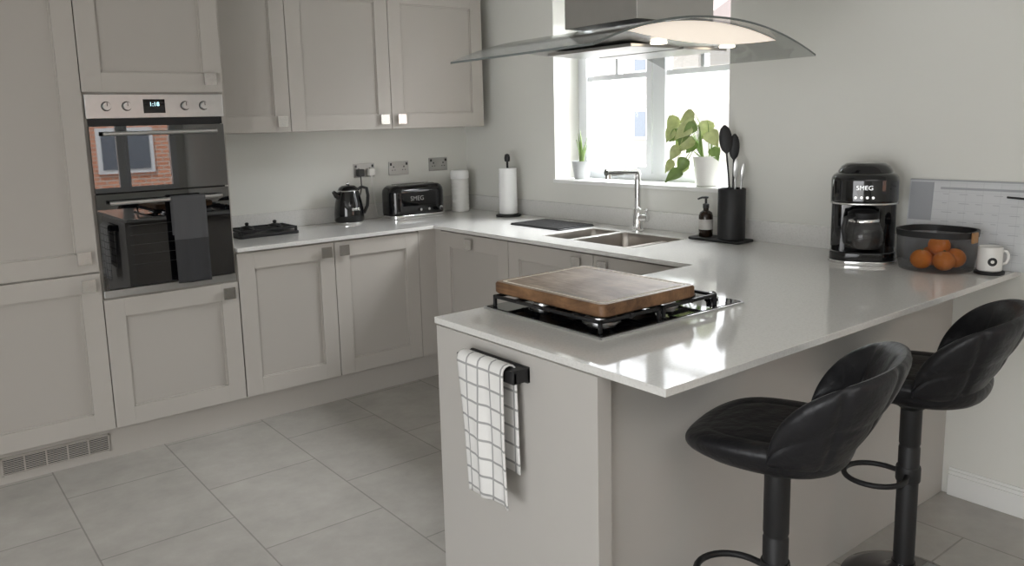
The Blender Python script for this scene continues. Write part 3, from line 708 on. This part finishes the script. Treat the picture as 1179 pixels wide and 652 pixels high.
# ------------------------------------------------------------ fruit box
bx,by=-.13,-3.165
e=thing('fruit_container','smoky black see-through container holding oranges','container',(bx,by,H))
m=M();R=[rr(0,0,.18,.20,.07,.0),rr(0,0,.205,.232,.085,.006),rr(0,0,.220,.250,.092,.06),rr(0,0,.225,.255,.098,.145)]
m.loft(R,cap1=False);m.obj('container_body',boxG,e,local=True)
m=M();m.loft([rr(0,0,.229,.259,.10,.128),rr(0,0,.233,.263,.101,.15),rr(0,0,.215,.245,.092,.15),rr(0,0,.213,.243,.092,.128),rr(0,0,.229,.259,.10,.128)],cap0=False,cap1=False);m.obj('rim',blackM,e,local=True)
m=M();m.box(-.04,.0,-.139,-.130,.112,.15,bev=.003);m.obj('clip',tan,e,local=True,label='tan clip on the rim')
orp=[(-.050,-.050,.044),(-.054,.030,.044),(.030,-.048,.044),(.026,.036,.044),(-.012,-.008,.092)]
first=None
for p in orp:
    if first is None:
        first=thing('orange','ripe orange in the smoky container','fruit',(bx+p[0],by+p[1],H+p[2]-.036),group='oranges in the container')
        m=M();m.sphere((0,0,.036),.037,24,sz=.95);pe=m.obj('peel',orangeM,first,local=True)
        m=M();m.lathe([(.004,.0700),(.005,.0725),(.003,.074)],seg=10);st=m.obj('stem',leafM,first,local=True);src=first
    else:
        o=src.copy();o.location=(bx+p[0],by+p[1],H+p[2]-.036);o.rotation_euler=(random.uniform(-.2,.2),random.uniform(-.2,.2),random.random()*6);COL.objects.link(o)
        for c in(pe,st): q=c.copy();q.parent=o;COL.objects.link(q)
# ------------------------------------------------------------ planner board
e=thing('planner_board','pale acrylic planner board leaning against the wall','board',(.02,-3.2,H))
fT=lambda p:(WX-.045+ (p[2]-H)*.10+p[0],p[1],p[2])
m=M(fT);m.box(-.004,.006,-3.46,-2.985,H+.001,H+.315)
rq=random.Random(3)
for r_ in range(7):
    for c_ in range(6):
        yy=-3.11-c_*.058
        m.box(-.0050,-.0042,yy-rq.uniform(.015,.04),yy,H+.262-r_*.034,H+.2638-r_*.034,1)
m.box(-.0052,-.0042,-3.45,-3.10,H+.280,H+.288,1)
m.box(-.0052,-.0042,-3.46,-2.985,H+.310,H+.315,1)
m.obj('panel',[gridM,plannerG],e,smooth=False)
m=M(fT);m.box(-.0054,-.0042,-3.075,-2.99,H+.16,H+.305);m.obj('header_strip',plannerG,e,smooth=False)
m=M(fT);m.tube([(-.012,-3.33,H+.262),(-.012,-3.44,H+.256)],.0035,12);m.obj('marker_pen',blackM,label='black marker pen held on the planner board',cat='pen')
# ------------------------------------------------------------ mug on coaster
m=M();m.lathe([(.047,.0005),(.048,.002),(.048,.010),(.046,.011)],(-.085,-3.327,H));m.obj('coaster',blackM,label='round black coaster under the white mug',cat='coaster')
e=thing('mug','white ceramic mug with a small round black print','mug',(-.085,-3.327,H+.0115),rot_for(.86,.5))
m=M();m.lathe([(.035,0),(.039,.004),(.039,.084),(.037,.086),(.035,.084),(.034,.01),(.005,.008)],seg=40);m.obj('mug_body',white,e,local=True)
m=M();m.tube([(.037,0,.070),(.049,0,.070),(.055,0,.058),(.055,0,.042),(.049,0,.028),(.037,0,.024)],[.005]*6,10);m.obj('handle',white,e,local=True)
m=M();R=[]
for t in range(25):
    a=2*pi*t/24;row=[]
    for q in(.006,.015):
        u=q*math.cos(a)+.002;row.append((.0394*math.sin(u/.0394),-.0394*math.cos(u/.0394),.036+q*math.sin(a)))
    R.append(row)
m.loft(R,cap0=False,cap1=False,closed=False)
m.obj('print',blackM,e,local=True)

# ------------------------------------------------------------ lights / world / camera
w=bpy.data.worlds.new('sky');scene.world=w;w.use_nodes=True
bg=w.node_tree.nodes['Background'];bg.inputs[0].default_value=(.94,.965,1,1);bg.inputs[1].default_value=4.0
def area(name,loc,target,sx,sy,power,col=(1,1,1)):
    l=bpy.data.lights.new(name,'AREA');l.shape='RECTANGLE';l.size=sx;l.size_y=sy;l.energy=power;l.color=col
    o=bpy.data.objects.new(name,l);o.location=loc;d=Vector(target)-Vector(loc);o.rotation_euler=d.to_track_quat('-Z','Y').to_euler();COL.objects.link(o);return o
area('window_daylight',(1.1,-1.5,2.75),(-.6,-1.6,.9),1.6,1.0,270,(.95,.98,1))
area('patio_daylight',(-6.45,-4.7,1.1),(0,-3.6,1.0),2.6,2.0,40,(1,.99,.98))
area('ceiling_fill',(-2.2,-5.2,2.38),(-1.8,-5.0,0),2.0,2.0,28,(1,.98,.95))  # unseen fill light added below the ceiling
sl=bpy.data.lights.new('sun','SUN');sl.energy=8;sl.angle=.01;so=bpy.data.objects.new('sun',sl);so.rotation_euler=Vector((.42,-.45,-.79)).to_track_quat('-Z','Y').to_euler();COL.objects.link(so)
# camera
a,p,r=0.9204,0.1549,-0.0286
d=Vector((math.cos(p)*math.cos(a),math.cos(p)*math.sin(a),-math.sin(p)));r0=Vector((math.sin(a),-math.cos(a),0));u0=r0.cross(d)
Rv=math.cos(r)*r0+math.sin(r)*u0;Uv=-math.sin(r)*r0+math.cos(r)*u0
cam=bpy.data.cameras.new('camera');co=bpy.data.objects.new('camera',cam);COL.objects.link(co)
mm=Matrix((Rv,Uv,-d)).transposed().to_4x4();mm.translation=Vector((-3.1585,-4.4726,1.4957));co.matrix_world=mm
cam.sensor_fit='HORIZONTAL';cam.sensor_width=36;cam.lens=921.79/1179*36;cam.shift_x=(589.5-566.395)/1179;cam.shift_y=-(326-285.45)/1179;cam.clip_start=.05
scene.camera=co
scene.view_settings.view_transform='Standard';scene.view_settings.look='None';scene.view_settings.exposure=0.10
